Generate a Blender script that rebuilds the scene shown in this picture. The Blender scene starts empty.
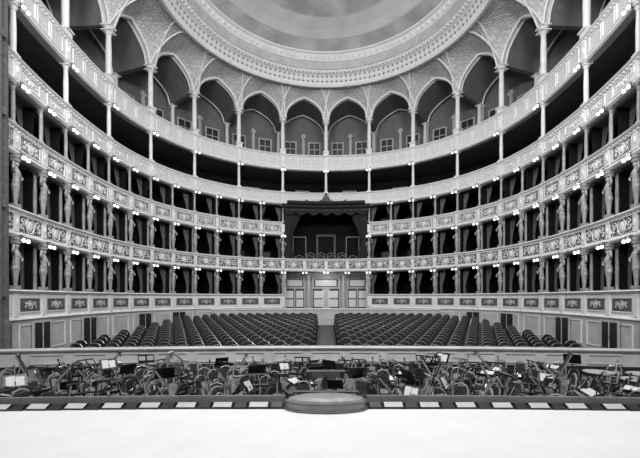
import bpy, math, random
import numpy as np
from mathutils import Vector, Matrix
random.seed(7)
scene=bpy.context.scene
# ------------------------------------------------------------------ materials
def mat(name,col,rough=0.6,metal=0.0,noise=0.0,nscale=6.0,bump=0.0,orn=None,emit=0.0,spec=0.5,coord='Object'):
    m=bpy.data.materials.new(name); m.use_nodes=True
    nt=m.node_tree; N=nt.nodes; L=nt.links; b=N['Principled BSDF']
    c=(col,col,col,1) if not isinstance(col,tuple) else col+(1,)
    b.inputs['Base Color'].default_value=c
    b.inputs['Roughness'].default_value=rough
    b.inputs['Metallic'].default_value=metal
    b.inputs['Specular IOR Level'].default_value=spec
    if emit>0:
        b.inputs['Emission Color'].default_value=(1,1,1,1); b.inputs['Emission Strength'].default_value=emit
    tc=N.new('ShaderNodeTexCoord')
    if orn:
        kind,sc,dark,bs=orn
        mp=N.new('ShaderNodeMapping'); mp.inputs['Scale'].default_value=(sc[0],sc[1],1)
        L.new(tc.outputs['UV'],mp.inputs['Vector'])
        vo=N.new('ShaderNodeTexVoronoi'); vo.feature='SMOOTH_F1' if kind=='scroll' else 'F1'
        vo.inputs['Scale'].default_value=1.0
        vo.inputs['Randomness'].default_value=0.35 if kind=='scroll' else 0.0
        L.new(mp.outputs['Vector'],vo.inputs['Vector'])
        mu=N.new('ShaderNodeMath'); mu.operation='MULTIPLY'; mu.inputs[1].default_value=9.0 if kind=='scroll' else 6.0
        L.new(vo.outputs['Distance'],mu.inputs[0])
        sn=N.new('ShaderNodeMath'); sn.operation='SINE'; L.new(mu.outputs[0],sn.inputs[0])
        rp=N.new('ShaderNodeValToRGB'); rp.color_ramp.elements[0].position=0.25; rp.color_ramp.elements[1].position=0.7
        mr=N.new('ShaderNodeMapRange'); mr.inputs['From Min'].default_value=-1; mr.inputs['From Max'].default_value=1
        L.new(sn.outputs[0],mr.inputs['Value']); L.new(mr.outputs['Result'],rp.inputs['Fac'])
        rp.color_ramp.elements[0].color=(dark,dark,dark,1); rp.color_ramp.elements[1].color=c
        L.new(rp.outputs['Color'],b.inputs['Base Color'])
        bp=N.new('ShaderNodeBump'); bp.inputs['Strength'].default_value=bs; bp.inputs['Distance'].default_value=0.05
        L.new(mr.outputs['Result'],bp.inputs['Height']); L.new(bp.outputs['Normal'],b.inputs['Normal'])
    elif noise>0 or bump>0:
        no=N.new('ShaderNodeTexNoise'); no.inputs['Scale'].default_value=nscale; no.inputs['Detail'].default_value=5
        L.new(tc.outputs[coord],no.inputs['Vector'])
        if noise>0:
            rp=N.new('ShaderNodeValToRGB')
            a=max(0,c[0]*(1-noise)); d=min(1,c[0]*(1+noise))
            rp.color_ramp.elements[0].position=0.3; rp.color_ramp.elements[1].position=0.7
            rp.color_ramp.elements[0].color=(a,a,a,1); rp.color_ramp.elements[1].color=(d,d,d,1)
            L.new(no.outputs['Fac'],rp.inputs['Fac']); L.new(rp.outputs['Color'],b.inputs['Base Color'])
        if bump>0:
            bp=N.new('ShaderNodeBump'); bp.inputs['Strength'].default_value=bump; bp.inputs['Distance'].default_value=0.03
            L.new(no.outputs['Fac'],bp.inputs['Height']); L.new(bp.outputs['Normal'],b.inputs['Normal'])
    return m
M_white=mat('ivory_plaster',0.74,0.5,noise=0.08,nscale=3,bump=0.1)
M_fig=mat('gilded_statuary',0.34,0.45,noise=0.2,nscale=9,bump=0.2)
M_cream=mat('aged_plaster',0.46,0.6,noise=0.12,nscale=2,bump=0.15)
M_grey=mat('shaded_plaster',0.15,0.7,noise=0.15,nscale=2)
M_orn1=mat('relief_scrollwork',0.58,0.45,orn=('scroll',(7.0,7.0),0.07,0.8))
M_orn2=mat('relief_fine',0.66,0.45,orn=('scroll',(9.5,9.5),0.15,0.8))
M_orn3=mat('relief_rosette',0.72,0.5,orn=('ros',(8.0,8.0),0.36,0.6))
M_spand=mat('spandrel_relief',0.62,0.6,orn=('scroll',(6.0,6.0),0.42,0.6))
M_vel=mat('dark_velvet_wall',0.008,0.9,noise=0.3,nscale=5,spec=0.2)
M_curt=mat('curtain_velvet',0.10,0.85,noise=0.3,nscale=8)
M_curtd=mat('curtain_dark',0.015,0.85,noise=0.25,nscale=8)
M_dark=mat('dark_wood',0.02,0.4,noise=0.3,nscale=10)
M_seat=mat('seat_velvet',0.006,0.6,noise=0.3,nscale=12,spec=0.25)
M_trim=mat('seat_wood_trim',0.12,0.22,noise=0.2,nscale=12)
M_stage=mat('stage_boards',0.66,0.6,noise=0.04,nscale=2)
M_foot=mat('footlight_reflector',0.40,0.5,noise=0.1,nscale=6)
M_floor=mat('stalls_parquet',0.025,0.5,noise=0.25,nscale=4)
M_pit=mat('pit_floor_wood',0.02,0.6,noise=0.3,nscale=4)
M_globe=mat('opal_glass_globe',0.9,0.3,emit=2.2)
M_metal=mat('black_metal',0.03,0.3,metal=0.6,noise=0.1)
M_brass=mat('polished_brass',0.45,0.25,metal=0.9,noise=0.1)
M_gilt=mat('dull_gilding',0.26,0.5,metal=0.3,noise=0.2)
M_paper=mat('sheet_music_paper',0.55,0.7,noise=0.1,nscale=20)
M_wood=mat('varnished_wood',0.05,0.18,noise=0.3,nscale=8)
M_woodl=mat('light_varnished_wood',0.24,0.2,noise=0.3,nscale=8)
M_glass=mat('lit_door_glass',0.6,0.3,emit=0.04)
M_skin=mat('drum_skin',0.4,0.5,noise=0.1)
M_paint=mat('ceiling_fresco',0.50,0.8,noise=0.28,nscale=0.7,bump=0.0)
M_paintl=mat('ceiling_fresco_light',0.68,0.8,noise=0.1,nscale=0.8)
M_fret=mat('ceiling_fret',0.68,0.5,orn=('ros',(3.0,3.0),0.14,0.8))
M_str=mat('instrument_string',0.6,0.3,metal=0.5,noise=0.05)
# ------------------------------------------------------------------ builder
class B:
    def __init__(s): s.V=[];s.F=[];s.M=[];s.U=[];s.n=0
    def add(s,v,f,m=0,uv=None):
        v=np.asarray(v,float); s.V.append(v)
        s.U.append(np.asarray(uv,float) if uv is not None else v[:,[0,2]]*1.0)
        n=s.n
        s.F.extend([tuple(i+n for i in q) for q in f])
        if isinstance(m,int): s.M.extend([m]*len(f))
        else: s.M.extend(m)
        s.n+=len(v)
    def loc(s,t,loc=(0,0,0),rz=0.0,sc=1.0):
        v=np.asarray(t[0],float)*sc; c,n=math.cos(rz),math.sin(rz)
        w=np.stack([v[:,0]*c-v[:,1]*n+loc[0], v[:,0]*n+v[:,1]*c+loc[1], v[:,2]+loc[2]],1)
        s.add(w,t[1],t[2],uv=np.asarray(t[0],float)[:,[0,2]])
    def cur(s,t,ss,off,z):
        v=np.asarray(t[0],float)
        s.add(P(ss+v[:,0],off+v[:,1],z+v[:,2]),t[1],t[2],uv=np.stack([v[:,0]+ss,v[:,2]],1))
    def obj(s,name,mats,smooth=False,parent=None,loc=None):
        me=bpy.data.meshes.new(name)
        V=np.concatenate(s.V); U=np.concatenate(s.U)
        me.from_pydata(V.tolist(),[],s.F)
        for m in mats: me.materials.append(m)
        me.polygons.foreach_set('material_index',np.array(s.M,dtype=np.int32))
        if smooth: me.polygons.foreach_set('use_smooth',np.ones(len(s.F),dtype=bool))
        li=np.zeros(len(me.loops),dtype=np.int32); me.loops.foreach_get('vertex_index',li)
        uvl=me.uv_layers.new(name='UVMap'); uvl.data.foreach_set('uv',U[li].ravel())
        me.update()
        o=bpy.data.objects.new(name,me); scene.collection.objects.link(o)
        if parent: o.parent=parent
        if loc: o.location=loc
        return o
def empty(name,loc=(0,0,0)):
    e=bpy.data.objects.new(name,None); e.location=loc; scene.collection.objects.link(e); e.empty_display_size=0.3; return e
def tbox(x0,x1,y0,y1,z0,z1,m=0,nx=1):
    xs=np.linspace(x0,x1,nx+1); v=[];f=[]
    for x in xs: v+= [(x,y0,z0),(x,y1,z0),(x,y1,z1),(x,y0,z1)]
    for i in range(nx):
        a=i*4;b=a+4
        for k in range(4): f.append((a+k,a+(k+1)%4,b+(k+1)%4,b+k))
    f.append((3,2,1,0)); e=nx*4; f.append((e,e+1,e+2,e+3))
    return (v,f,[m]*len(f))
def tlathe(pr,seg=10,m=0,sx=1,sy=1,cx=0,cy=0):
    v=[];f=[];n=len(pr)
    for r,z in pr:
        for k in range(seg):
            a=2*math.pi*k/seg; v.append((cx+r*sx*math.cos(a),cy+r*sy*math.sin(a),z))
    for i in range(n-1):
        for k in range(seg):
            f.append((i*seg+k,i*seg+(k+1)%seg,(i+1)*seg+(k+1)%seg,(i+1)*seg+k))
    f.append(tuple(range(seg))[::-1]); f.append(tuple((n-1)*seg+k for k in range(seg)))
    return (v,f,[m]*len(f))
def ttube(pts,r,seg=5,m=0,closed=False):
    pts=[Vector(p) for p in pts]; n=len(pts); v=[];f=[]
    rr=r if isinstance(r,(list,tuple)) else [r]*n
    ref=None
    for i,p in enumerate(pts):
        a=pts[(i-1)%n] if (closed or i>0) else p; b=pts[(i+1)%n] if (closed or i<n-1) else p
        t=(b-a).normalized() if (b-a).length>1e-9 else Vector((0,0,1))
        if ref is None: ref=Vector((0,0,1)) if abs(t.z)<0.9 else Vector((1,0,0))
        u=t.cross(ref)
        if u.length<1e-4: u=t.cross(Vector((0.3,1,0.1)))
        u.normalize(); w=t.cross(u); ref=u.cross(t)*1.0
        for k in range(seg):
            an=2*math.pi*k/seg; q=p+(u*math.cos(an)+w*math.sin(an))*rr[i]; v.append(tuple(q))
    rng=n if closed else n-1
    for i in range(rng):
        j=(i+1)%n
        for k in range(seg): f.append((i*seg+k,i*seg+(k+1)%seg,j*seg+(k+1)%seg,j*seg+k))
    if not closed:
        f.append(tuple(range(seg))[::-1]); f.append(tuple((n-1)*seg+k for k in range(seg)))
    return (v,f,[m]*len(f))
def merge(*ts):
    v=[];f=[];m=[];n=0
    for t in ts:
        v+= [tuple(p) for p in t[0]]; f+=[tuple(i+n for i in q) for q in t[1]]; m+=list(t[2]); n=len(v)
    return (v,f,m)
def xf(t,M):
    return ([tuple(M@Vector(p)) for p in t[0]],t[1],t[2])
def T(x,y,z): return Matrix.Translation((x,y,z))
def R(a,ax): return Matrix.Rotation(a,4,ax)
def S(x,y,z): return Matrix.Diagonal((x,y,z,1))
def tball(r,seg=8,m=0,c=(0,0,0),sx=1,sy=1,sz=1):
    n=seg//2+1
    pr=[(max(0.001,r*math.sin(math.pi*i/n)),-r*math.cos(math.pi*i/n)) for i in range(n+1)]
    t=tlathe(pr,seg,m)
    return ([(c[0]+p[0]*sx,c[1]+p[1]*sy,c[2]+p[2]*sz) for p in t[0]],t[1],t[2])
# ------------------------------------------------------------------ horseshoe curve
def half():
    pts=[];n=2.15
    for a in np.linspace(math.pi/2,0,200):
        pts.append((11.6*max(0,math.cos(a))**(2/n),19.5+11.5*max(0,math.sin(a))**(2/n)))
    for y in np.linspace(19.5,12.4,80)[1:]:
        pts.append((11.6-0.85*((19.5-y)/7.1)**2,y))
    return np.array(pts)
H=half(); H[0]=(0,31.0)
L_=np.concatenate([[0],np.cumsum(np.linalg.norm(np.diff(H,axis=0),axis=1))]); SM=L_[-1]
def C(s):
    s=np.asarray(s,float); a=np.abs(s)
    ex=np.maximum(0,a-SM)
    x=np.interp(a,L_,H[:,0])*np.sign(s); y=np.interp(a,L_,H[:,1])-ex
    return x,y
def P(s,off,z):
    s=np.asarray(s,float); x,y=C(s)
    e=0.25; x1,y1=C(s+e); x0,y0=C(s-e)
    tx,ty=x1-x0,y1-y0; l=np.hypot(tx,ty); tx/=l; ty/=l
    return np.stack([x-ty*off,y+tx*off,np.broadcast_to(z,s.shape)*1.0],1)
def sweep(b,prof,segm,s0,s1,ds=0.3,closed=True,pf=None):
    n=max(2,int(round((s1-s0)/ds))+1); ss=np.linspace(s0,s1,n); k=len(prof)
    pr=np.array(prof); cum=np.concatenate([[0],np.cumsum(np.linalg.norm(np.diff(pr,axis=0),axis=1))])
    V=np.zeros((n,k,3)); U=np.zeros((n,k,2))
    for j,(o,z) in enumerate(prof):
        V[:,j,:]=(pf or P)(ss,np.full(n,o),np.full(n,z)); U[:,j,0]=ss
        U[:,j,1]=cum[j]
    F=[];Mt=[]; kk=k if closed else k-1
    for i in range(n-1):
        for j in range(kk):
            q=(j+1)%k
            F.append((i*k+j,i*k+q,(i+1)*k+q,(i+1)*k+j)); Mt.append(segm[j] if isinstance(segm,(list,tuple)) else segm)
    if closed:
        F.append(tuple(range(k))); F.append(tuple((n-1)*k+j for j in range(k))[::-1]); Mt+=[0,0]
    b.add(V.reshape(-1,3),F,Mt,U.reshape(-1,2))
# ------------------------------------------------------------------ templates
BAY=1.75
def column(h,r=0.075,seg=10,m=0):
    return merge(tbox(-r*1.7,r*1.7,-r*1.7,r*1.7,0,0.08,m),
      tlathe([(r*1.5,0.08),(r*1.55,0.12),(r*1.15,0.16),(r*1.0,0.2),(r*1.05,h*0.5),(r*0.85,h-0.2),(r*1.15,h-0.19),(r*0.9,h-0.16),(r*1.25,h-0.1),(r*1.6,h-0.04)],seg,m),
      tbox(-r*1.8,r*1.8,-r*1.8,r*1.8,h-0.05,h,m))
def skin_figure():
    J=[(0,0,0.84),(0.01,-0.02,1.0),(0,-0.03,1.15),(0,0,1.29),(0,-0.01,1.38),(0,-0.02,1.48),
       (0.13,0,1.24),(0.23,-0.05,1.34),(0.13,-0.02,1.58),(-0.13,0,1.24),(-0.22,-0.07,1.08),(-0.09,-0.13,0.98),
       (0,0,0.7),(0,0.0,0.5),(0,0,0.28),(0,0,0.10)]
    E=[(0,1),(1,2),(2,3),(3,4),(4,5),(3,6),(6,7),(7,8),(3,9),(9,10),(10,11),(0,12),(12,13),(13,14),(14,15)]
    Rr=[.125,.09,.12,.075,.05,.08,.05,.04,.035,.05,.04,.035,.12,.10,.075,.06]
    me=bpy.data.meshes.new('tmp'); me.from_pydata(J,E,[]); o=bpy.data.objects.new('tmp',me); scene.collection.objects.link(o)
    mo=o.modifiers.new('s','SKIN')
    for i,r in enumerate(Rr): me.skin_vertices[0].data[i].radius=(r,r*0.85)
    me.skin_vertices[0].data[0].use_root=True
    o.modifiers.new('d','SUBSURF').levels=1
    dg=bpy.context.evaluated_depsgraph_get(); ev=o.evaluated_get(dg); m2=ev.to_mesh()
    v=[tuple(a.co) for a in m2.vertices]; f=[tuple(p.vertices) for p in m2.polygons]; ev.to_mesh_clear()
    bpy.data.objects.remove(o); return (v,f,[0]*len(f))
FIG=skin_figure()
def caryatid(h,mirror=1):
    k=(h-0.1)/1.72
    t=merge(tbox(-.11,.11,-.10,.10,0,0.14),FIG,tball(0.068,8,0,(0,-0.03,1.5),1,1.1,1.3),
        tbox(-.10,.10,-.09,.09,1.6,1.72),tlathe([(.05,1.55),(.11,1.62)],8,0),
        tlathe([(.085,.50),(.14,.74),(.12,.82)],8,0,1,0.8))
    t=xf(t,S(mirror*1.15,1.15,k)); return merge(t,tbox(-.15,.15,-.14,.14,h-0.1,h))
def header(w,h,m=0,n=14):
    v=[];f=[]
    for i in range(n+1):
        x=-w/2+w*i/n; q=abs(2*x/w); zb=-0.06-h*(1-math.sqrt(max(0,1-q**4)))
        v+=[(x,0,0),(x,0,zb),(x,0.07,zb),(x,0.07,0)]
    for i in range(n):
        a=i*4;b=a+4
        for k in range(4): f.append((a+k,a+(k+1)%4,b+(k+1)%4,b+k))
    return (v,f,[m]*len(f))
def drape(w,h,side,m=0,nx=14,nz=9):
    v=[];f=[]
    for j in range(nz):
        tz=j/(nz-1); ww=w*(1-0.62*math.sin(min(1,tz/0.7)*math.pi/2)**2) if tz<0.7 else w*(0.38+0.25*(tz-0.7)/0.3)
        for i in range(nx):
            u=i/(nx-1); v.append((side*u*ww,0.035*math.sin(u*5*2*math.pi),-tz*h))
    for j in range(nz-1):
        for i in range(nx-1):
            a=j*nx+i; f.append((a,a+1,a+nx+1,a+nx))
    return (v,f,[m]*len(f))
def spiral(cx,cz,r0,turns,sgn,y=-0.02,n=16,st=0.0):
    return [(cx+sgn*r0*(1-0.85*i/n)*math.cos(st+turns*2*math.pi*i/n),y,cz+r0*(1-0.85*i/n)*math.sin(st+turns*2*math.pi*i/n)) for i in range(n+1)]
def cartouche(w,h,m=0):
    ts=[tball(0.5,10,m,(0,0,0),w*0.14/0.5*1,0.10,h*0.32/0.5),
        ttube([(w*0.20*math.cos(a),-0.01,h*0.45*math.sin(a)) for a in np.linspace(0,2*math.pi,15)[:-1]],0.022,5,m,True)]
    for sg in (-1,1):
        ts.append(ttube(spiral(sg*w*0.34,h*0.12,h*0.25,1.3,sg),0.02,5,m))
        ts.append(ttube(spiral(sg*w*0.42,-h*0.2,h*0.18,1.1,-sg,st=0.6),0.018,5,m))
    return merge(*ts)
def panelframe(w,h,t=0.045,d=0.035,m=0,inner=None):
    ts=[tbox(-w/2,w/2,-d,0,h/2-t,h/2,m,4),tbox(-w/2,w/2,-d,0,-h/2,-h/2+t,m,4),tbox(-w/2,-w/2+t,-d,0,-h/2+t,h/2-t,m),tbox(w/2-t,w/2,-d,0,-h/2+t,h/2-t,m)]
    if inner is not None: ts.append(tbox(-w/2+t,w/2-t,-0.008,0.01,-h/2+t,h/2-t,inner,4))
    return merge(*ts)
def sconce(n=2,r=0.06):
    # bracket under the parapet cornice with opal globes hanging in front of the column heads
    ts=[tbox(-0.05,0.05,-0.04,0.04,0.0,0.16,0)]
    for x in ([0] if n==1 else [-0.14,0.14]):
        ts.append(ttube([(0,-0.03,0.10),(x*0.6,-0.14,0.14),(x,-0.20,0.06),(x,-0.20,0.0)],0.014,5,0))
        ts.append(tlathe([(0.03,0.02),(0.045,-0.01)],6,0,cx=x,cy=-0.20))
        ts.append(tball(r,8,1,(x,-0.20,-r)))
    return merge(*ts)
# ------------------------------------------------------------------ tiers
E0=3.5
def cols(step,smin):
    out=[]
    for i in range(-40,41):
        s=i*step
        if abs(s)<SM-0.12 and abs(s)>=smin-1e-3: out.append(s)
    return out
def tier(name,zb,zt,zn,step,style,gap=False,partition=True):
    root=empty(name)
    b=B()
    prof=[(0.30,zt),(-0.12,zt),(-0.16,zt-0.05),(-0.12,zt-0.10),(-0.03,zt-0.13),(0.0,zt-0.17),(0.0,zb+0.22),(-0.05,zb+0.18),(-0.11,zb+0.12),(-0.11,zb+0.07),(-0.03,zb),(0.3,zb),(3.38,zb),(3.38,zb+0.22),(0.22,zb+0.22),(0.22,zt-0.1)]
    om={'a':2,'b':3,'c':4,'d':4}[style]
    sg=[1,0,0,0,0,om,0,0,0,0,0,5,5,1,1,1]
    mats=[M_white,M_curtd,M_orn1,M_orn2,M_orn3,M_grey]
    rngs=[(-SM,-E0),(E0,SM)] if gap else [(-SM,SM)]
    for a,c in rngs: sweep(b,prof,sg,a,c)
    hh=zt-zb-0.39; zc=(zt-0.17+zb+0.22)/2
    cs=cols(step,E0 if gap else 0)
    bays=[s+step/2 for s in cols(step,0) if s+step/2<SM and (not gap or abs(s+step/2)>E0)]
    for s in bays:
        if style=='a': b.cur(cartouche(1.25,hh),s,-0.01,zc)
        elif style=='b':
            b.cur(panelframe(1.3,hh*0.92),s,0,zc); b.cur(cartouche(0.8,hh*0.7),s,-0.01,zc)
        elif style=='c':
            for q in (-.25,.25): b.cur(panelframe(step*0.36,hh*0.8),s+q*step,0,zc); b.cur(cartouche(0.7,hh*0.5),s+q*step,-0.01,zc)
        elif style=='d':
            for q in (-0.27,0,0.27): b.cur(panelframe(step*0.24,hh*0.8,0.05,0.04),s+q*step,0,zc)
    ped=merge(tbox(-0.13,0.13,-0.06,0.02,-hh/2,hh/2,0),tball(0.07,6,0,(0,-0.07,0),1,0.6,2.0))
    for s in cs: b.cur(ped,s,0,zc)
    for s in np.arange(-SM+0.1,SM,0.22):
        if gap and abs(s)<E0: continue
        b.cur(tbox(-0.05,0.05,-0.09,0,zt-0.2,zt-0.13,0),s,0,0)
    b.obj('parapet',mats,parent=root)
    if zn is None: return root
    h=zn-zt; b=B()
    t0=column(h+.1,0.065)
    t=column(h,0.07 if step<2 else 0.10)
    for s in cols(step,E0 if (gap or style=='a') else 0):
        if style=='a': b.cur(caryatid(h,1 if s>0 else -1),s,0.0,zt); b.cur(t0,s,0.3,zt-0.1)
        else: b.cur(t,s,0.08,zt)
    b.obj('columns',[M_fig if style!='c' else M_white],smooth=False,parent=root)
    if partition:
        b=B()
        for s in cols(step,E0 if (gap or style=='a') else 0):
            b.add(P(np.full(8,s)+np.array([-.03,.03]*4),np.array([.35,.35,3.2,3.2]*2),np.array([zb+.2]*4+[zn]*4)),
                  [(0,1,3,2),(4,6,7,5),(0,4,5,1),(2,3,7,6),(0,2,6,4),(1,5,7,3)],0)
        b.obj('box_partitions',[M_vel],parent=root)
        b=B()
        for i,s in enumerate(cols(step,E0 if (gap or style=='a') else 0)):
            for sd in (1,-1):
                if abs(s+sd*0.5)<E0: continue
                if abs(s+sd*0.6)>SM: continue
                b.cur(drape(0.42,h+0.2,sd),s+sd*0.09,0.7,zn-0.03)
        b.obj('box_curtains',[M_curt],smooth=True,parent=root)
        b=B()
        for s in bays:
            if abs(s)<E0: continue
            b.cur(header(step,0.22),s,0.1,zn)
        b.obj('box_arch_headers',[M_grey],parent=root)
    b=B()
    for s in bays:
        if abs(s)<E0 and (gap or style=='a'): continue
        if partition: b.cur(merge(tbox(-.38,.38,-.04,0,0,1.75,0),tbox(-.3,.3,-.05,0,0.1,1.65,1)),s,3.18,zb+0.22)
        else: b.cur(merge(tbox(-.5,.5,-.06,0,0,1.85,0),tbox(-.42,.42,-.08,0,0.0,1.77,1)),s,3.3,zb+0.22)
    b.obj('box_doors',[M_curtd if partition else M_cream,M_dark],parent=root)
    return root
def lamps(root,zb,step,smin=0,n=2,r=0.07):
    b=B(); t=sconce(n,r)
    for s in cols(step,smin): b.cur(t,s,-0.13,zb-0.06)
    b.obj('globe_sconces',[M_brass,M_globe],parent=root)
Z=dict(p=(0.98,2.10),t1=(3.95,4.98),t2=(6.85,7.90),t3=(9.35,10.35),t4=(12.15,13.40))
t1=tier('opera_box_tier',*Z['t1'],Z['t2'][0],BAY,'a')
lamps(t1,3.95,BAY)
t2=tier('opera_box_tier',*Z['t2'],Z['t3'][0],BAY,'b',gap=True)
lamps(t2,6.85,BAY,E0)
t3=tier('gallery_tier',*Z['t3'],Z['t4'][0],2*BAY,'c',partition=False)
lamps(t3,9.35,BAY,E0+1)
t4=tier('gallery_tier',*Z['t4'],None,2*BAY,'d')
lamps(t4,12.15,2*BAY)
root=empty('parterre_box_tier')
zb,zt=Z['p']; zn=Z['t1'][0]
b=B()
prof=[(0.30,zt),(-0.10,zt),(-0.13,zt-0.05),(-0.08,zt-0.10),(0.0,zt-0.14),(0.0,zb+0.14),(-0.05,zb+0.1),(-0.08,zb+0.04),(0.0,zb),(0.3,zb),(3.38,zb),(3.38,zb+0.2),(0.22,zb+0.2),(0.22,zt-0.1)]
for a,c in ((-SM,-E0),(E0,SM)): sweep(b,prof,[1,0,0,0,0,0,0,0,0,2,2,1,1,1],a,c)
hh=zt-zb-0.28; zc=(zt+zb)/2
for s in [k*BAY+BAY/2 for k in range(-20,20)]:
    if abs(s)<E0 or abs(s)>SM-0.3: continue
    b.cur(panelframe(1.4,hh*0.70,0.05,0.03,0,3),s,0,zc); b.cur(cartouche(0.75,hh*0.4,4),s,-0.02,zc)
for s in cols(BAY,E0): b.cur(tbox(-.12,.12,-.05,.02,-hh/2,hh/2),s,0,zc)
b.obj('parapet',[M_white,M_curtd,M_grey,M_curt,M_cream],parent=root)
b=B(); t0=column(zn-zt+.1,0.065)
for s in cols(BAY,E0): b.cur(caryatid(zn-zt,1 if s>0 else -1),s,0.0,zt); b.cur(t0,s,0.3,zt-0.1)
b.obj('caryatid_columns',[M_fig],parent=root)
b=B()
for s in cols(BAY,E0):
    b.add(P(np.full(8,s)+np.array([-.03,.03]*4),np.array([.35,.35,3.2,3.2]*2),np.array([zb+.2]*4+[zn]*4)),[(0,1,3,2),(4,6,7,5),(0,4,5,1),(2,3,7,6),(0,2,6,4),(1,5,7,3)],0)
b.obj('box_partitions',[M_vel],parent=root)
b=B()
for s in cols(BAY,E0):
    for sd in (1,-1):
        if abs(s+sd*.5)<E0 or abs(s+sd*.6)>SM: continue
        b.cur(drape(0.46,zn-zt+0.15,sd),s+sd*0.09,0.65,zn-0.03)
b.obj('box_curtains',[M_curt],smooth=True,parent=root)
b=B()
for s in [k*BAY+BAY/2 for k in range(-20,20)]:
    if abs(s)<E0 or abs(s)>SM-0.3: continue
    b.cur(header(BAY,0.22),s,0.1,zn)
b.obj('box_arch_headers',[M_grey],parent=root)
# ------------------------------------------------------------------ walls of the stalls
b=B()
prof=[(0.0,-1.3),(-0.06,-1.3),(-0.06,-0.55),(-0.02,-0.5),(0.0,-0.48),(0.0,0.98),(0.25,0.98),(0.25,-1.3)]
for a,c in ((-SM-2,-E0),(E0,SM+2)): sweep(b,prof,0,a,c)
for s in [k*BAY+BAY/2 for k in range(-20,20)]:
    if abs(s)<E0 or abs(s)>SM-.3: continue
    b.cur(panelframe(1.35,1.05,0.04,0.03,1),s,0,0.30)
b.obj('wall_stalls',[M_cream,M_white])
k=0
for sg in (-1,1):
    for px in (286,238,182,148):
        ss=np.linspace(0,SM,800); x,y=C(ss); s=ss[np.argmin(np.abs(x/y-px/380.0))]
        fz=-0.9+0.7*(float(C(s)[1])-12.5)/15.5
        k+=1
        b=B(); b.cur(merge(tbox(-.62,.62,-.09,-0.065,fz,0.93,0),tbox(-.5,.5,-.11,-.07,fz,0.85,1),tbox(-.02,.02,-.13,-.08,fz,0.85,0),
            panelframe(.36,.55,.03,.13,1)),sg*s,0,0)
        b.obj('door_%d'%k,[M_cream,M_dark])
b=B(); sweep(b,[(3.4,-1.3),(3.4,12.3),(3.4,20.5),(3.6,20.5),(3.6,-1.3)],[0,1,0,0,0],-SM-0.5,SM+0.5,0.5)
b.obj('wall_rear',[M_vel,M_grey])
# ------------------------------------------------------------------ upper gallery arcade and ceiling
RC=(0.0,20.6); RR=9.25; ZR=18.45
ZS=16.35; AW=1.58
def zarch(s):
    x=(s/(2*BAY)-math.floor(s/(2*BAY)))*2*BAY-BAY
    x=abs(x)
    if x>=AW: return ZS
    c=1.35; Rr=AW+c; ap=math.sqrt(Rr*Rr-c*c)
    return ZS+1.75*math.sqrt(max(0,Rr*Rr-(x+c)**2))/ap
b=B()
ss=np.arange(-SM-1.0,SM+1.01,0.0875); n=len(ss); nu=9
za=np.array([zarch(s) for s in ss]); base=P(ss,0,0); base[:,2]=za
ang=np.arctan2(base[:,1]-RC[1],base[:,0]-RC[0])
ring=np.stack([RC[0]+RR*np.cos(ang),RC[1]+RR*np.sin(ang),np.full(n,ZR)],1)
V=np.zeros((n,nu,3));U=np.zeros((n,nu,2))
for j in range(nu):
    u=j/(nu-1); V[:,j,:2]=base[:,:2]*(1-u)+ring[:,:2]*u; V[:,j,2]=za+(ZR-za)*math.sin(u*math.pi/2)**0.8
    U[:,j,0]=ss; U[:,j,1]=V[:,j,2]+u*1.5
F=[(i*nu+j,i*nu+j+1,(i+1)*nu+j+1,(i+1)*nu+j) for i in range(n-1) for j in range(nu-1)]
b.add(V.reshape(-1,3),F,0,U.reshape(-1,2))
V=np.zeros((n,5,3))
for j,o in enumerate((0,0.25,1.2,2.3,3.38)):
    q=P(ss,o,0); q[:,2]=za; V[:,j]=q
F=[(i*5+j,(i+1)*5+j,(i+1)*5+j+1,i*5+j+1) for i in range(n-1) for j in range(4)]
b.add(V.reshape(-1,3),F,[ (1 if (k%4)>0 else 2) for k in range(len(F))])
arcs=cols(2*BAY,0)
for s in [k*2*BAY+BAY for k in range(-8,8)]:
    if abs(s)>SM+0.5: continue
    xs=np.linspace(-AW,AW,25)
    for o,r in ((-0.03,0.085),(0.28,0.05)):
        p=P(s+xs,o,0); p[:,2]=[zarch(s+x)-0.01 for x in xs]
        b.add(*ttube([tuple(q) for q in p],r,6,2)[:2],2)
    p=P(s+xs,3.0,0); p[:,2]=[zarch(s+x)-0.01 for x in xs]
    b.add(*ttube([tuple(q) for q in p],.06,6,2)[:2],2)
for s in arcs:
    for d in (-0.2,0.2):
        p0=P(np.array([s+d]),-0.02,ZS)[0]; a=math.atan2(p0[1]-RC[1],p0[0]-RC[0])
        a2=a+d*0.35
        pts=[]
        for u in np.linspace(0,1,8):
            pts.append((p0[0]*(1-u)+(RC[0]+RR*math.cos(a2))*u,p0[1]*(1-u)+(RC[1]+RR*math.sin(a2))*u,ZS+(ZR-ZS)*math.sin(u*math.pi/2)**0.8-0.03))
        b.add(*ttube(pts,0.06,5)[:2],2)
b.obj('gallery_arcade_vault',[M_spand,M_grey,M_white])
b=B()
ZC=Z['t4'][1]; hc=ZS-ZC
gc=merge(tbox(-.22,.22,-.18,.22,-0.02,0.25),xf(column(hc-0.5,0.15,12),T(0,0,0.25)),
   tlathe([(0.14,hc-0.3),(0.2,hc-0.25),(0.16,hc-0.2),(0.28,hc-0.05)],12),tbox(-.29,.29,-.27,.27,hc-0.06,hc+0.02))
for s in arcs: b.cur(gc,s,0.1,ZC)
b.obj('gallery_columns',[M_white])
b=B()
z0=12.37
prof=[(0.25,z0+.05)]
for i in range(4): prof+=[(0.7+0.65*i,z0+0.05+0.3*i),(0.7+0.65*i,z0+.05+0.3*(i+1))]
prof+=[(3.36,z0+1.25),(3.36,z0),(0.25,z0)]
sweep(b,prof,1,-SM,SM,0.5)
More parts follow.
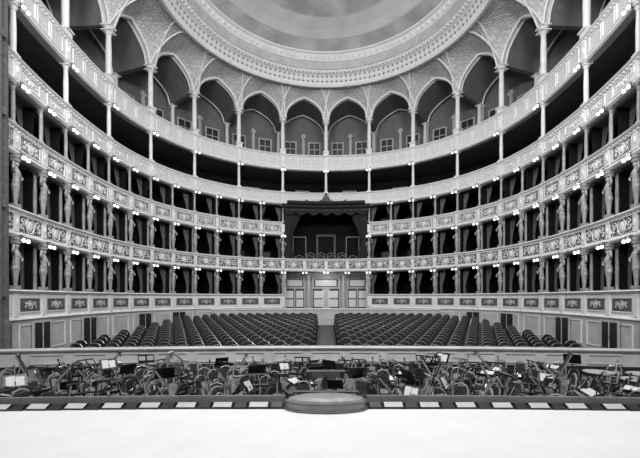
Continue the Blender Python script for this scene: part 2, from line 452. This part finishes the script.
for s in np.arange(-17.5+BAY/2,SM,BAY):
    b.cur(merge(tbox(-.9,-.72,-.14,0,0,2.9,0),tbox(-.98,-.64,-.18,0,2.55,2.75,0),tbox(-.45,.45,-.06,0,0,2.2,0),tbox(-.36,.36,-.08,0,0,2.1,2),tbox(-.02,.02,-.1,0,0,2.1,0),tbox(-.45,.45,-.1,0,1.5,1.56,0)),s,3.34,z0+1.25)
for i in range(4):
    z=z0+.05+0.3*(i+1)
    sweep(b,[(0.75+.65*i,z),(0.75+.65*i,z+.42),(0.82+.65*i,z+.42),(0.82+.65*i,z)],2,-SM,SM,0.5)
b.obj('gallery_benches',[M_cream,M_curtd,M_dark])
b=B()
for s in arcs: b.cur(column(ZS-(z0+1.25),0.11,8),s,2.95,z0+1.25)
b.obj('gallery_columns',[M_white])
b=B()
def rev(prof,mats,seg=144):
    v=[];u=[];k=len(prof); cum=np.concatenate([[0],np.cumsum(np.linalg.norm(np.diff(np.array(prof),axis=0),axis=1))])
    for i in range(seg+1):
        a=2*math.pi*i/seg
        for j,(r,z) in enumerate(prof): v.append((RC[0]+r*math.cos(a),RC[1]+r*math.sin(a),z)); u.append((a*8.0,cum[j]))
    F=[];Mt=[]
    for i in range(seg):
        for j in range(k-1): F.append((i*k+j,i*k+j+1,(i+1)*k+j+1,(i+1)*k+j)); Mt.append(mats[j])
    b.add(v,F,Mt,u)
PM=[((16,18.75),2),((9.25,18.75),0),((9.25,18.42),0),((9.2,18.25),0),((9.0,18.22),0),((8.9,18.35),0),((8.86,18.45),1),((8.7,18.95),0),((8.6,18.98),0),((8.5,19.0),0),((8.5,19.12),0),((8.4,19.2),0),((8.3,19.2),2),((8.2,19.65),0),((8.1,19.68),0),((8.05,19.75),4),((7.95,20.1),0),((7.8,20.12),0),((7.75,20.2),3),((6.9,20.5),0),((6.8,20.5),4),((6.2,20.7),4),((5.3,20.9),0),((5.2,20.9),3),((2.6,21.3),0),((2.5,21.3),3),((0.01,21.4),0)]
rev([p for p,_ in PM],[m for _,m in PM][:-1])
for i in range(180):
    a=2*math.pi*i/180
    b.loc(tbox(-0.07,0.07,-0.09,0.09,0,.16,0),(RC[0]+8.42*math.cos(a),RC[1]+8.42*math.sin(a),19.0),a-math.pi/2)
for i in range(110):
    a=2*math.pi*i/110
    b.loc(tball(0.1,6,0,(0,0,0),1,1,1.4),(RC[0]+8.0*math.cos(a),RC[1]+8.0*math.sin(a),19.9),a)
b.obj('ceiling',[M_white,M_fret,M_cream,M_paint,M_paintl])
# ------------------------------------------------------------------ proscenium pilasters
for sg in (-1,1):
    b=B()
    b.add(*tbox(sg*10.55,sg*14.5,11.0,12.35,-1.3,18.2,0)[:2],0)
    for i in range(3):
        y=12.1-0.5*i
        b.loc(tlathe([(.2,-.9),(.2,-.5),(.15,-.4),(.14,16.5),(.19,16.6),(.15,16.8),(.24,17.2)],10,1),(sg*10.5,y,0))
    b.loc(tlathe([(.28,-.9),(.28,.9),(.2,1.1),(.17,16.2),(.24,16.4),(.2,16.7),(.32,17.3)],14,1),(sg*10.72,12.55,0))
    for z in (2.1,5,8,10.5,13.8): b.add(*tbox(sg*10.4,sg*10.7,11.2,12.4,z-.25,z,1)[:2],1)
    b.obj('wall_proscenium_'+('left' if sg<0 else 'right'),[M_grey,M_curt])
# ------------------------------------------------------------------ centre: entrance and imperial box
b=B()
for s in(-1,1):
    b.cur(merge(tbox(-.12,.12,0,1.9,-1.0,3.94,0)),s*(E0-.13),0.0,0)
b.cur(tbox(-E0,E0,0,.1,-1.0,3.94,0,8),0,1.9,0)
for x in (-2.4,0,2.4):
    w=1.1 if x==0 else 0.75
    b.cur(merge(tbox(-w,w,-.10,0,-.3,3.55,1),*[tbox(a*w/2-w*.44,a*w/2+w*.44,-.13,0,-.2,2.6,3) for a in(-1,1)],
       *[tbox(a*w/2-w*.36,a*w/2+w*.36,-.15,0,.30+.74*k,.94+.74*k,2) for a in(-1,1) for k in range(3)],tbox(-w*.85,w*.85,-.13,0,2.75,3.4,3),tbox(-w*.75,w*.75,-.14,0,2.82,3.33,2),tbox(-w-.1,w+.1,-.18,0,3.5,3.65,1)),x,1.9,0)
for s in (-1.4,1.4): b.cur(xf(column(4.1,0.12,12,1),T(0,0,-.2)),s,0.9,0)
b.obj('stalls_entrance_doors',[M_cream,M_cream,M_glass,M_dark])
root=empty('imperial_box')
b=B()
sweep(b,[(2.6,4.2),(2.6,9.34),(2.7,9.34),(2.7,4.2)],0,-E0,E0)
for s in(-1,1): b.cur(tbox(-.08,.08,.3,2.6,4.2,9.34,0),s*(E0-0.08),0,0)
b.cur(merge(tbox(-.75,.75,-.08,0,4.2,7.4,1),tbox(-.6,.6,-.1,0,4.2,7.2,0),panelframe(1.7,.6,.06,.1,1)),0,2.6,0)
for a in (-2,2): b.cur(merge(tbox(-.5,.5,-.06,0,5.2,7.2,2),tbox(-.42,.42,-.08,0,5.3,7.1,0)),a,2.6,0)
b.obj('box_interior',[M_vel,M_curt,M_dark],parent=root)
b=B()
for sd in(-1,1):
    b.cur(drape(1.4,4.2,-sd,0,30,12),sd*(E0-.15),0.25,9.2)
    b.cur(drape(0.8,4.2,-sd,0,20,12),sd*(E0-.15),0.05,9.2)
b.obj('box_drapes',[M_curtd],smooth=True,parent=root)
b=B()
nv=90
v=[];f=[]
for i in range(nv+1):
    x=-E0+2*E0*i/nv; sc=abs(math.sin(math.pi*(x+E0)/(2*E0)*7))
    for z in (9.3,8.95,8.75-0.25*sc): v.append((x,-.05+.03*math.sin(x*25),z))
for i in range(nv):
    for j in range(2): f.append((i*3+j,i*3+j+1,i*3+4+j,i*3+3+j))
b.cur((v,f,[0]*len(f)),0,-.1,0)
b.cur(tbox(-E0-.1,E0+.1,-.35,.0,9.1,9.34,0,10),0,0,0)
b.cur(tbox(-E0+.3,E0-.3,-.5,-.05,9.35,9.55,0,10),0,-.12,0)
b.cur(ttube([(x,-.14,8.93) for x in np.linspace(-E0,E0,20)],.03,5,1),0,0,0)
b.cur(merge(tball(.3,12,1,(0,-.2,9.75),1,.35,1.25),tball(.13,8,1,(0,-.22,10.2),1,.6,.7),
   ttube([(x,-.2,9.75-.25*math.sin(math.pi*(x-.3)/1.4)) for x in np.linspace(.3,1.7,10)],.05,5,1),
   ttube([(-x,-.2,9.75-.25*math.sin(math.pi*(x-.3)/1.4)) for x in np.linspace(.3,1.7,10)],.05,5,1)),0,-.06,0)
b.obj('canopy_valance',[M_curtd,M_curt],parent=root)
b=B()
arm=merge(tbox(-.28,.28,-.25,.25,.32,.46,0),tbox(-.28,.28,.2,.28,.4,1.05,0),ttube([(-.28,.24,.5),(-.3,.24,1.08),(0,.24,1.22),(.3,.24,1.08),(.28,.24,.5)],.02,5,1),
  *[ttube([(a*.3,.22,.68),(a*.32,-.2,.68),(a*.3,-.22,.0)],.025,5,1) for a in(-1,1)],*[tbox(a*.26-.02,a*.26+.02,.2,.25,0,.35,1) for a in(-1,1)])
for x in (-2.1,-1.3,-.45,.45,1.3,2.1): b.cur(arm,x,.85,4.17)
for x in (-1.2,-.4,.4,1.2): b.cur(arm,x,1.65,4.5)
b.cur(tbox(-2.6,2.6,1.2,2.6,4.17,4.5,0,6),0,0,0)
b.obj('box_armchairs',[M_curtd,M_gilt],parent=root)
# ------------------------------------------------------------------ floors
def fz(y): return -0.9+0.7*(y-12.5)/15.5
b=B(); v=[(-15,12.3,fz(12.3)),(15,12.3,fz(12.3)),(15,28,-0.2),(-15,28,-0.2),(15,35,-.2),(-15,35,-.2)]
b.add(v,[(0,1,2,3),(3,2,4,5)],0)
b.obj('floor',[M_floor])
b=B(); b.add(*tbox(-.42,.42,14.45,27.6,0,0.0,0)[:2],0)
V=b.V[0]; V[:,2]=fz(V[:,1])+np.array([0.004,.004,.016,.016]*2)
b.obj('aisle_carpet',[M_curt])
PZ=-1.15
b=B(); b.add(*tbox(-11,11,5.5,12.4,PZ-.1,PZ,0)[:2],0)
b.obj('floor_pit',[M_pit])
b=B(); b.add(*tbox(-13,13,-5,6.15,-0.12,0.0,0)[:2],0); b.add(*tbox(-13,13,6.0,6.1,-1.3,-0.12,0)[:2],1)
b.obj('floor_stage',[M_stage,M_dark])
pf=lambda s,o,z: np.stack([s,12.55-0.008*s*s+o,z],1)
b=B(); sweep(b,[(-.06,.2),(-.09,.16),(-.06,.11),(0,.08),(0,-.35),(0,-.7),(-.05,-.75),(-.05,PZ),(.2,PZ),(.2,.12),(.26,.16),(.22,.2)],[0,0,0,1,2,2,2,2,0,0,0,0],-10.4,10.4,0.3,pf=pf)
for x in np.arange(-8.75,8.8,1.25):
    t=panelframe(1.0,.32,.04,.03,0); v=np.array(t[0]); b.add(pf(x+v[:,0],v[:,1],v[:,2]-.13),t[1],0)
b.obj('orchestra_pit_rail',[M_cream,M_cream,M_dark])
pf2=lambda s,o,z: np.stack([s,28.1-0.012*s*s+o,z],1)
b=B(); sweep(b,[(-.05,1.02),(-.08,.98),(-.05,.92),(0,.9),(0,-.3),(.15,-.3),(.15,.95),(.2,1.02)],[0,0,0,1,0,0,0,0],-8.2,8.2,0.3,pf=pf2)
b.obj('standing_area_parapet',[M_white,M_cream])
# ------------------------------------------------------------------ stalls seats
def seat():
    v=[];f=[]; pr=[(-.22,.38),(-.24,.72),(-.22,.86),(-.13,.96),(0,.99),(.13,.96),(.22,.86),(.24,.72),(.22,.38)]
    for y0 in (0.14,0.25):
        for x,z in pr: v.append((x,y0+0.18*(z-.4),z))
    n=len(pr); f.append(tuple(range(n))[::-1]); f.append(tuple(range(n,2*n)))
    for i in range(n): f.append((i,(i+1)%n,(i+1)%n+n,i+n))
    back=(v,f,[0]*len(f))
    rim=ttube([(x,.2+.18*(z-.4),z+.01) for x,z in pr[2:7]],.018,4,1)
    cush=merge(tbox(-.23,.23,-.22,.2,.36,.46,0),tbox(-.2,.2,-.24,.15,.44,.48,0))
    arms=merge(*[merge(tbox(a*.27-.03,a*.27+.03,-.2,.2,.6,.64,1),tbox(a*.27-.02,a*.27+.02,-.16,-.1,0,.6,0),tbox(a*.27-.02,a*.27+.02,.12,.18,0,.6,0)) for a in(-1,1)])
    return merge(back,rim,cush,arms)
ST=seat()
bl={-1:B(),1:B()}
for i in range(18):
    y0=13.4+0.79*i
    lim=min(9.4,np.interp(y0,H[::-1][:,1],H[::-1][:,0])-1.2)
    x=0.82+(0.3 if i%2 else 0)
    while x<lim:
        y=y0-0.008*x*x
        for sg in(-1,1):
            bl[sg].loc(ST,(sg*x,y,fz(y)),-sg*0.016*x)
        x+=0.61
for sg in(-1,1): bl[sg].obj('stalls_seat_rows',[M_seat,M_trim])
b=B()
b.add(*tbox(-.5,-.44,13.0,14.3,-.88,-.05,0)[:2],0); b.add(*tbox(.44,.5,13.0,14.3,-.88,-.05,0)[:2],0); b.add(*tbox(-.5,.5,14.3,14.36,-.88,-.0,1)[:2],1)
b.add(*tbox(-.54,-.4,12.95,14.4,-.05,0,0)[:2],0); b.add(*tbox(.4,.54,12.95,14.4,-.05,0,0)[:2],0)
b.obj('aisle_stair_enclosure',[M_cream,M_dark])
# ------------------------------------------------------------------ footlights and prompter box
for sg in(-1,1):
    b=B()
    x=0.70
    i=0
    while x<9.5:
        w=0.34 if i%2 else 0.22
        cx=sg*(x+w/2)
        yy=6.32-0.006*x*x
        b.loc(merge(tbox(-w/2,w/2,-.14,.16,-.12,0.03,1),
            ([(-w/2+.02,-.13,.03),(w/2-.02,-.13,.03),(w/2-.02,-.02,.08),(-w/2+.02,-.02,.08),(-w/2+.02,.15,.03),(w/2-.02,.15,.03)],[(0,1,2,3),(3,2,5,4),(0,3,4),(1,5,2)],[0 if i%2 else 1,1,1,1]),
            tbox(-w/2-.01,w/2+.01,.1,.16,.03,.15,2)),(cx,yy,0))
        x+=w+0.015; i+=1
    b.obj('footlight_trough',[M_foot,M_dark,M_grey])
b=B()
b.loc(tlathe([(.64,0),(.64,.13),(.60,.18),(.45,.215),(.01,.235)],40,0,1,.42),(0,6.18,0))
b.loc(ttube([(.65*math.cos(a),.28*math.sin(a),.135) for a in np.linspace(0,2*math.pi,41)[:-1]],.016,6,1,True),(0,6.18,0))
b.loc(ttube([(.66*math.cos(a),.29*math.sin(a),.02) for a in np.linspace(0,2*math.pi,41)[:-1]],.02,6,1,True),(0,6.18,0))
b.obj('prompter_box',[M_gilt,M_curt],smooth=False)
# ------------------------------------------------------------------ orchestra
def shared(name,t,mats,smooth=False):
    b=B(); b.loc(t); o=b.obj(name,mats,smooth); me=o.data; bpy.data.objects.remove(o); return me
def inst(name,me,loc,rz=0,sc=1,rx=0,ry=0):
    o=bpy.data.objects.new(name,me); o.location=loc; o.rotation_euler=(rx,ry,rz); o.scale=(sc,sc,sc); scene.collection.objects.link(o); return o
def mkstand(tilt,h,papers):
    d=[tbox(-.22,.22,-.008,.008,-.02,.02,0),tbox(-.22,.22,-.008,.008,.24,.28,0),tbox(-.22,-.2,-.008,.008,0,.27,0),tbox(.2,.22,-.008,.008,0,.27,0),tbox(-.02,.02,-.008,.008,0,.27,0),tbox(-.22,.22,-.07,0,-.04,-.01,0)]
    if papers: d+=[tbox(-.17,-.005,-.022,-.012,.0,.24,1),tbox(.005,.17,-.022,-.012,.0,.22,1)]
    if papers==1: d+=[tbox(-.21,.21,-.003,.003,0,.27,0)]
    desk=xf(merge(*d),T(0,0,h-.14)@R(tilt,'X'))
    return merge(desk,tlathe([(.018,.1),(.014,.6),(.012,h-.04)],6,0),*[ttube([(0,0,.28),(.26*math.cos(a),.26*math.sin(a),.01)],.012,4,0) for a in (0.5,2.6,4.7)])
ME_stands=[shared('music_stand',mkstand(-.5,1.1,1),[M_metal,M_paper]),shared('music_stand_flat',mkstand(-1.15,1.1,1),[M_metal,M_paper]),shared('music_stand_empty',mkstand(-.8,1.0,0),[M_metal,M_paper]),shared('music_stand_wire',mkstand(-.6,1.1,0),[M_metal,M_paper])]
chair=merge(tbox(-.2,.2,-.2,.2,.42,.46,0),*[ttube([(a*.17,-.17,.43),(a*.19,-.2,0)],.017,5,0) for a in(-1,1)],
  *[ttube([(a*.19,.24,0),(a*.17,.18,.45),(a*.17,.24,.86)],.022,5,0) for a in(-1,1)],
  ttube([(-.17,.24,.84),(-.12,.25,.93),(0,.26,.97),(.12,.25,.93),(.17,.24,.84)],.025,5,0),tbox(-.16,.16,.225,.245,.66,.9,1),
  ttube([(-.18,-.18,.2),(.18,-.18,.2)],.01,4,0),ttube([(-.18,.2,.2),(.18,.2,.2)],.01,4,0))
ME_chair=shared('orchestra_chair',chair,[M_woodl,M_wood]); ME_chaird=shared('orchestra_chair_dark',chair,[M_wood,M_dark])
def fiddle(L):
    o=[(0,0),(.14,.01),(.2,.06),(.215,.14),(.19,.22),(.135,.27),(.13,.33),(.165,.4),(.17,.47),(.13,.54),(.06,.575),(0,.58)]
    full=o+[(-x,z) for x,z in o[-2:0:-1]]
    n=len(full); v=[];f=[]
    for y,k in((-.05,.93),(-.035,1),(.035,1),(.05,.93)):
        for x,z in full: v.append((x*k,y,.29+(z-.29)*k))
    for l in range(3):
        for i in range(n): f.append((l*n+i,l*n+(i+1)%n,(l+1)*n+(i+1)%n,(l+1)*n+i))
    f.append(tuple(range(n))[::-1]); f.append(tuple(3*n+i for i in range(n)))
    m=[0]*(3*n)+[1,0]
    t=merge((v,f,m),tbox(-.022,.022,-.07,-.02,.5,.95,2),tbox(-.03,.03,-.075,-.055,.1,.25,2),tbox(-.05,.05,-.1,-.05,.25,.262,1),
      tball(.035,8,0,(0,-.02,.98),.7,1.2,1),tbox(-.018,.018,-.05,.0,.9,.98,0),*[tbox(-.07,.07,-.035,-.025,z,z+.012,2) for z in(.91,.94)],
      *[ttube([(x,-.08,.2),(x,-.1,.258),(x*.7,-.075,.93)],.0025,3,3) for x in(-.018,-.006,.006,.018)],
      *[tbox(a*.075-.008,a*.075+.008,-.052,-.048,.22,.33,2) for a in(-1,1)],tlathe([(.006,-.08),(.01,0.01)],5,2))
    return xf(t,S(L,L,L))
MI=[M_wood,M_woodl,M_dark,M_str]
ME_bass=shared('double_bass',fiddle(1.75),MI); ME_cello=shared('cello',fiddle(1.2),MI)
ME_violin=shared('violin',fiddle(.6),MI)
timp=merge(tlathe([(.05,.2),(.2,.24),(.32,.4),(.36,.62),(.36,.78)],18,0),tlathe([(.375,.74),(.385,.8),(.36,.81)],18,2),tlathe([(.35,.79),(.345,.815),(.01,.816)],18,1),
  *[ttube([(.37*math.cos(a),.37*math.sin(a),.78),(.38*math.cos(a),.38*math.sin(a),.4),(.3*math.cos(a),.3*math.sin(a),0)],.014,4,2) for a in np.linspace(0,2*math.pi,6)[:-1]])
ME_timp=shared('timpani',timp,[M_woodl,M_skin,M_metal])
hp=merge(ttube([(-.38,0,.1),(-.4,0,1.0),(-.4,0,1.75)],[.04,.035,.045],8,0),ttube([(-.4,0,1.72),(-.25,0,1.78),(-.05,0,1.6),(.12,0,1.45),(.3,0,1.42)],[.05,.05,.045,.045,.05],6,0),
  ttube([(-.3,0,.12),(.02,0,.78),(.32,0,1.42)],[.13,.09,.045],6,1),tbox(-.45,.0,-.16,.16,0,.12,0),
  *[ttube([(-.3+.6*t,0,.15+1.22*t),(-.36+.62*t,0,1.74-.3*t)],.003,3,2) for t in np.linspace(.05,.95,18)])
ME_harp=shared('concert_harp',hp,[M_gilt,M_woodl,M_str])
horn=merge(ttube([(.13*math.cos(a),.01*a/3,.13*math.sin(a)) for a in np.linspace(0,4*math.pi,30)],.009,5,0),ttube([(.13,.04,0),(.12,.05,-.12),(0,.06,-.2),(-.14,.07,-.22),(-.24,.08,-.22)],[.012,.02,.04,.08,.15],10,0))
ME_horn=shared('french_horn',horn,[M_brass])
used=[]
def free(x,y,r):
    for a,c,q in used:
        if (a-x)**2+(c-y)**2<(r+q)**2: return False
    used.append((x,y,r)); return True
free(0,7.6,0.8); used.append((-8.4,9.0,.75)); used.append((0,8.3,.45))
def bx(name,me,x,y,r,**k):
    used.append((x,y,r)); return inst(name,me,(x,y,PZ),**k)
bx('concert_harp',ME_harp,-4.2,10.9,.35,rz=.5,sc=.8)
for x,y in ((7.6,10.6),(8.6,10.3),(7.9,9.6)): bx('timpani',ME_timp,x,y,.42,sc=1.1)
for x,y,rz,ry in ((-6.9,10.8,.3,.7),(-7.9,10.6,-.2,-.75),(-5.6,11.1,.1,.8),(5.3,11.0,-.3,-.7),(6.4,11.1,.2,.75),(6.6,9.9,.1,-.8),(-5.4,9.8,.2,-.8),(8.9,9.2,.1,.8)):
    o=inst('double_bass',ME_bass,(x,y,PZ+.25),rz,.85,-.1,ry); used.append((x,y,.22))
for x,y,rz,ry in ((2.4,9.6,.3,.6),(3.2,10.3,-.3,-.55),(3.7,9.2,.2,.7),(4.6,9.7,-.1,-.6),(-2.6,9.9,0,.65),(-3.4,9.1,.3,-.6),(-1.2,10.8,.2,.7),(1.2,11.0,-.2,-.7),(-4.6,9.0,.2,.5),(5.4,8.9,.2,-.7),(-6.4,9.2,.1,.7),(.4,10.0,.1,.6),(6.9,8.8,.2,.6),(-1.9,9.0,.2,-.6),(1.9,8.6,.2,-.7),(-3.0,11.2,.2,.6),(3.9,11.3,.2,-.6),(-7.3,9.6,.4,.7)):
    o=inst('cello',ME_cello,(x,y,PZ+.3),rz,1,-.1,ry); used.append((x,y,.17))
def face_of(x,y): return math.atan2(7.2-y,0-x)+math.pi/2
pts=[]
for ring_ in range(19):
    rr=1.5+0.46*ring_
    na=int(rr*1.05*math.pi/0.46)
    for i in range(na+1):
        a=math.pi*i/na
        pts.append((rr*1.05*math.cos(a)+random.uniform(-.1,.1),7.6+rr*0.58*math.sin(a)+random.uniform(-.1,.1)))
for x,y in pts:
    if y>12.1-0.008*x*x or abs(x)>10.0 or y<7.2: continue
    face=face_of(x,y)+random.uniform(-.4,.4)
    if random.random()<.36:
        if free(x,y,.16): inst('music_stand',random.choice(ME_stands),(x,y,PZ),face+(math.pi if random.random()<.7 else 0)+random.uniform(-.8,.8),random.uniform(.82,1.05))
    else:
        if free(x,y,.19):
            inst('orchestra_chair',random.choice((ME_chair,ME_chair,ME_chaird)),(x,y,PZ),face+random.uniform(-.6,.6),1.02)
            r=random.random()
            if r<.5: inst('violin',ME_violin,(x-.08*math.cos(face),y,PZ+.50),face,1.1,-.25,random.uniform(-.5,.5))
            elif r<.62: inst('french_horn',ME_horn,(x,y,PZ+.78),face+random.uniform(-1,1),1.1)
b=B()
b.loc(merge(tbox(-.6,.6,-.5,.5,0,.3,0),tbox(-.65,.65,-.55,.55,.3,.34,1),*[ttube([(a*.6,-.5,.3),(a*.6,-.5,1.2)],.02,6,1) for a in(-1,1)],
   ttube([(-.6,-.5,1.2),(.6,-.5,1.2)],.025,6,1),ttube([(-.6,-.5,.85),(.6,-.5,.85)],.015,6,1),
   ttube([(0,.65,.0),(0,.65,1.25)],.03,6,1),xf(merge(tbox(-.4,.4,-.02,.02,-.25,.25,1),tbox(-.3,.3,-.03,-.02,-.2,.2,2)),T(0,.65,1.3)@R(1.1,'X'))),(0,7.6,PZ))
b.obj('conductor_podium',[M_dark,M_trim,M_paper])
b=B(); b.loc(merge(tbox(-.7,.7,-.35,.35,.72,.76,1),*[tbox(a*.62-.03,a*.62+.03,c*.28-.03,c*.28+.03,0,.72,0) for a in(-1,1) for c in(-1,1)],tbox(-.4,.1,-.2,.2,.76,.8,2),tbox(.2,.5,-.15,.15,.76,.84,0)),(-8.4,9.0,PZ))
b.obj('orchestra_table',[M_dark,M_trim,M_paper])
# ------------------------------------------------------------------ lights
w=bpy.data.worlds.new('World'); scene.world=w; w.use_nodes=True
w.node_tree.nodes['Background'].inputs[0].default_value=(1,1,1,1); w.node_tree.nodes['Background'].inputs[1].default_value=0.25
def area(name,loc,target,sx,sy,e):
    l=bpy.data.lights.new(name,'AREA'); l.shape='RECTANGLE'; l.size=sx; l.size_y=sy; l.energy=e
    o=bpy.data.objects.new(name,l); o.location=loc; o.rotation_euler=(Vector(target)-Vector(loc)).to_track_quat('-Z','Y').to_euler(); scene.collection.objects.link(o)
area('added_tier_fill',(-5,2,13),(2,26,9.5),4,2,2050)  # added unseen fill above the stage, aimed at the tiers
area('added_tier_fill',(5,2,13),(-2,26,9.5),4,2,2050)  # matching added fill from the other side
area('added_stalls_fill',(0,14.5,18.0),(0,22,0),7,2,1150)  # added fill out of view below the ceiling, brightens stalls and parapet tops
area('added_stage_fill',(0,1.0,9),(0,4,0),8,1.5,190)  # unseen fill added to brighten the stage floor
area('added_pit_fill',(0,7.0,14),(0,10.5,-1),9,1.5,230)  # unseen overhead fill added to lift the pit
def pt(name,loc,e,r=.3):
    l=bpy.data.lights.new(name,'POINT'); l.energy=e; l.shadow_soft_size=r; o=bpy.data.objects.new(name,l); o.location=loc; scene.collection.objects.link(o)
pt('entrance_lamp',(0,31.4,3.5),38)
# ------------------------------------------------------------------ camera
cam=bpy.data.cameras.new('Camera'); co=bpy.data.objects.new('Camera',cam); scene.collection.objects.link(co); scene.camera=co
co.location=(0,0,1.8); co.rotation_euler=(math.pi/2,0,0)
cam.sensor_width=36; cam.lens=380/640*36; cam.shift_x=-6/640; cam.shift_y=69/640; cam.clip_end=200
scene.view_settings.view_transform='Standard'
scene.view_settings.look='None'
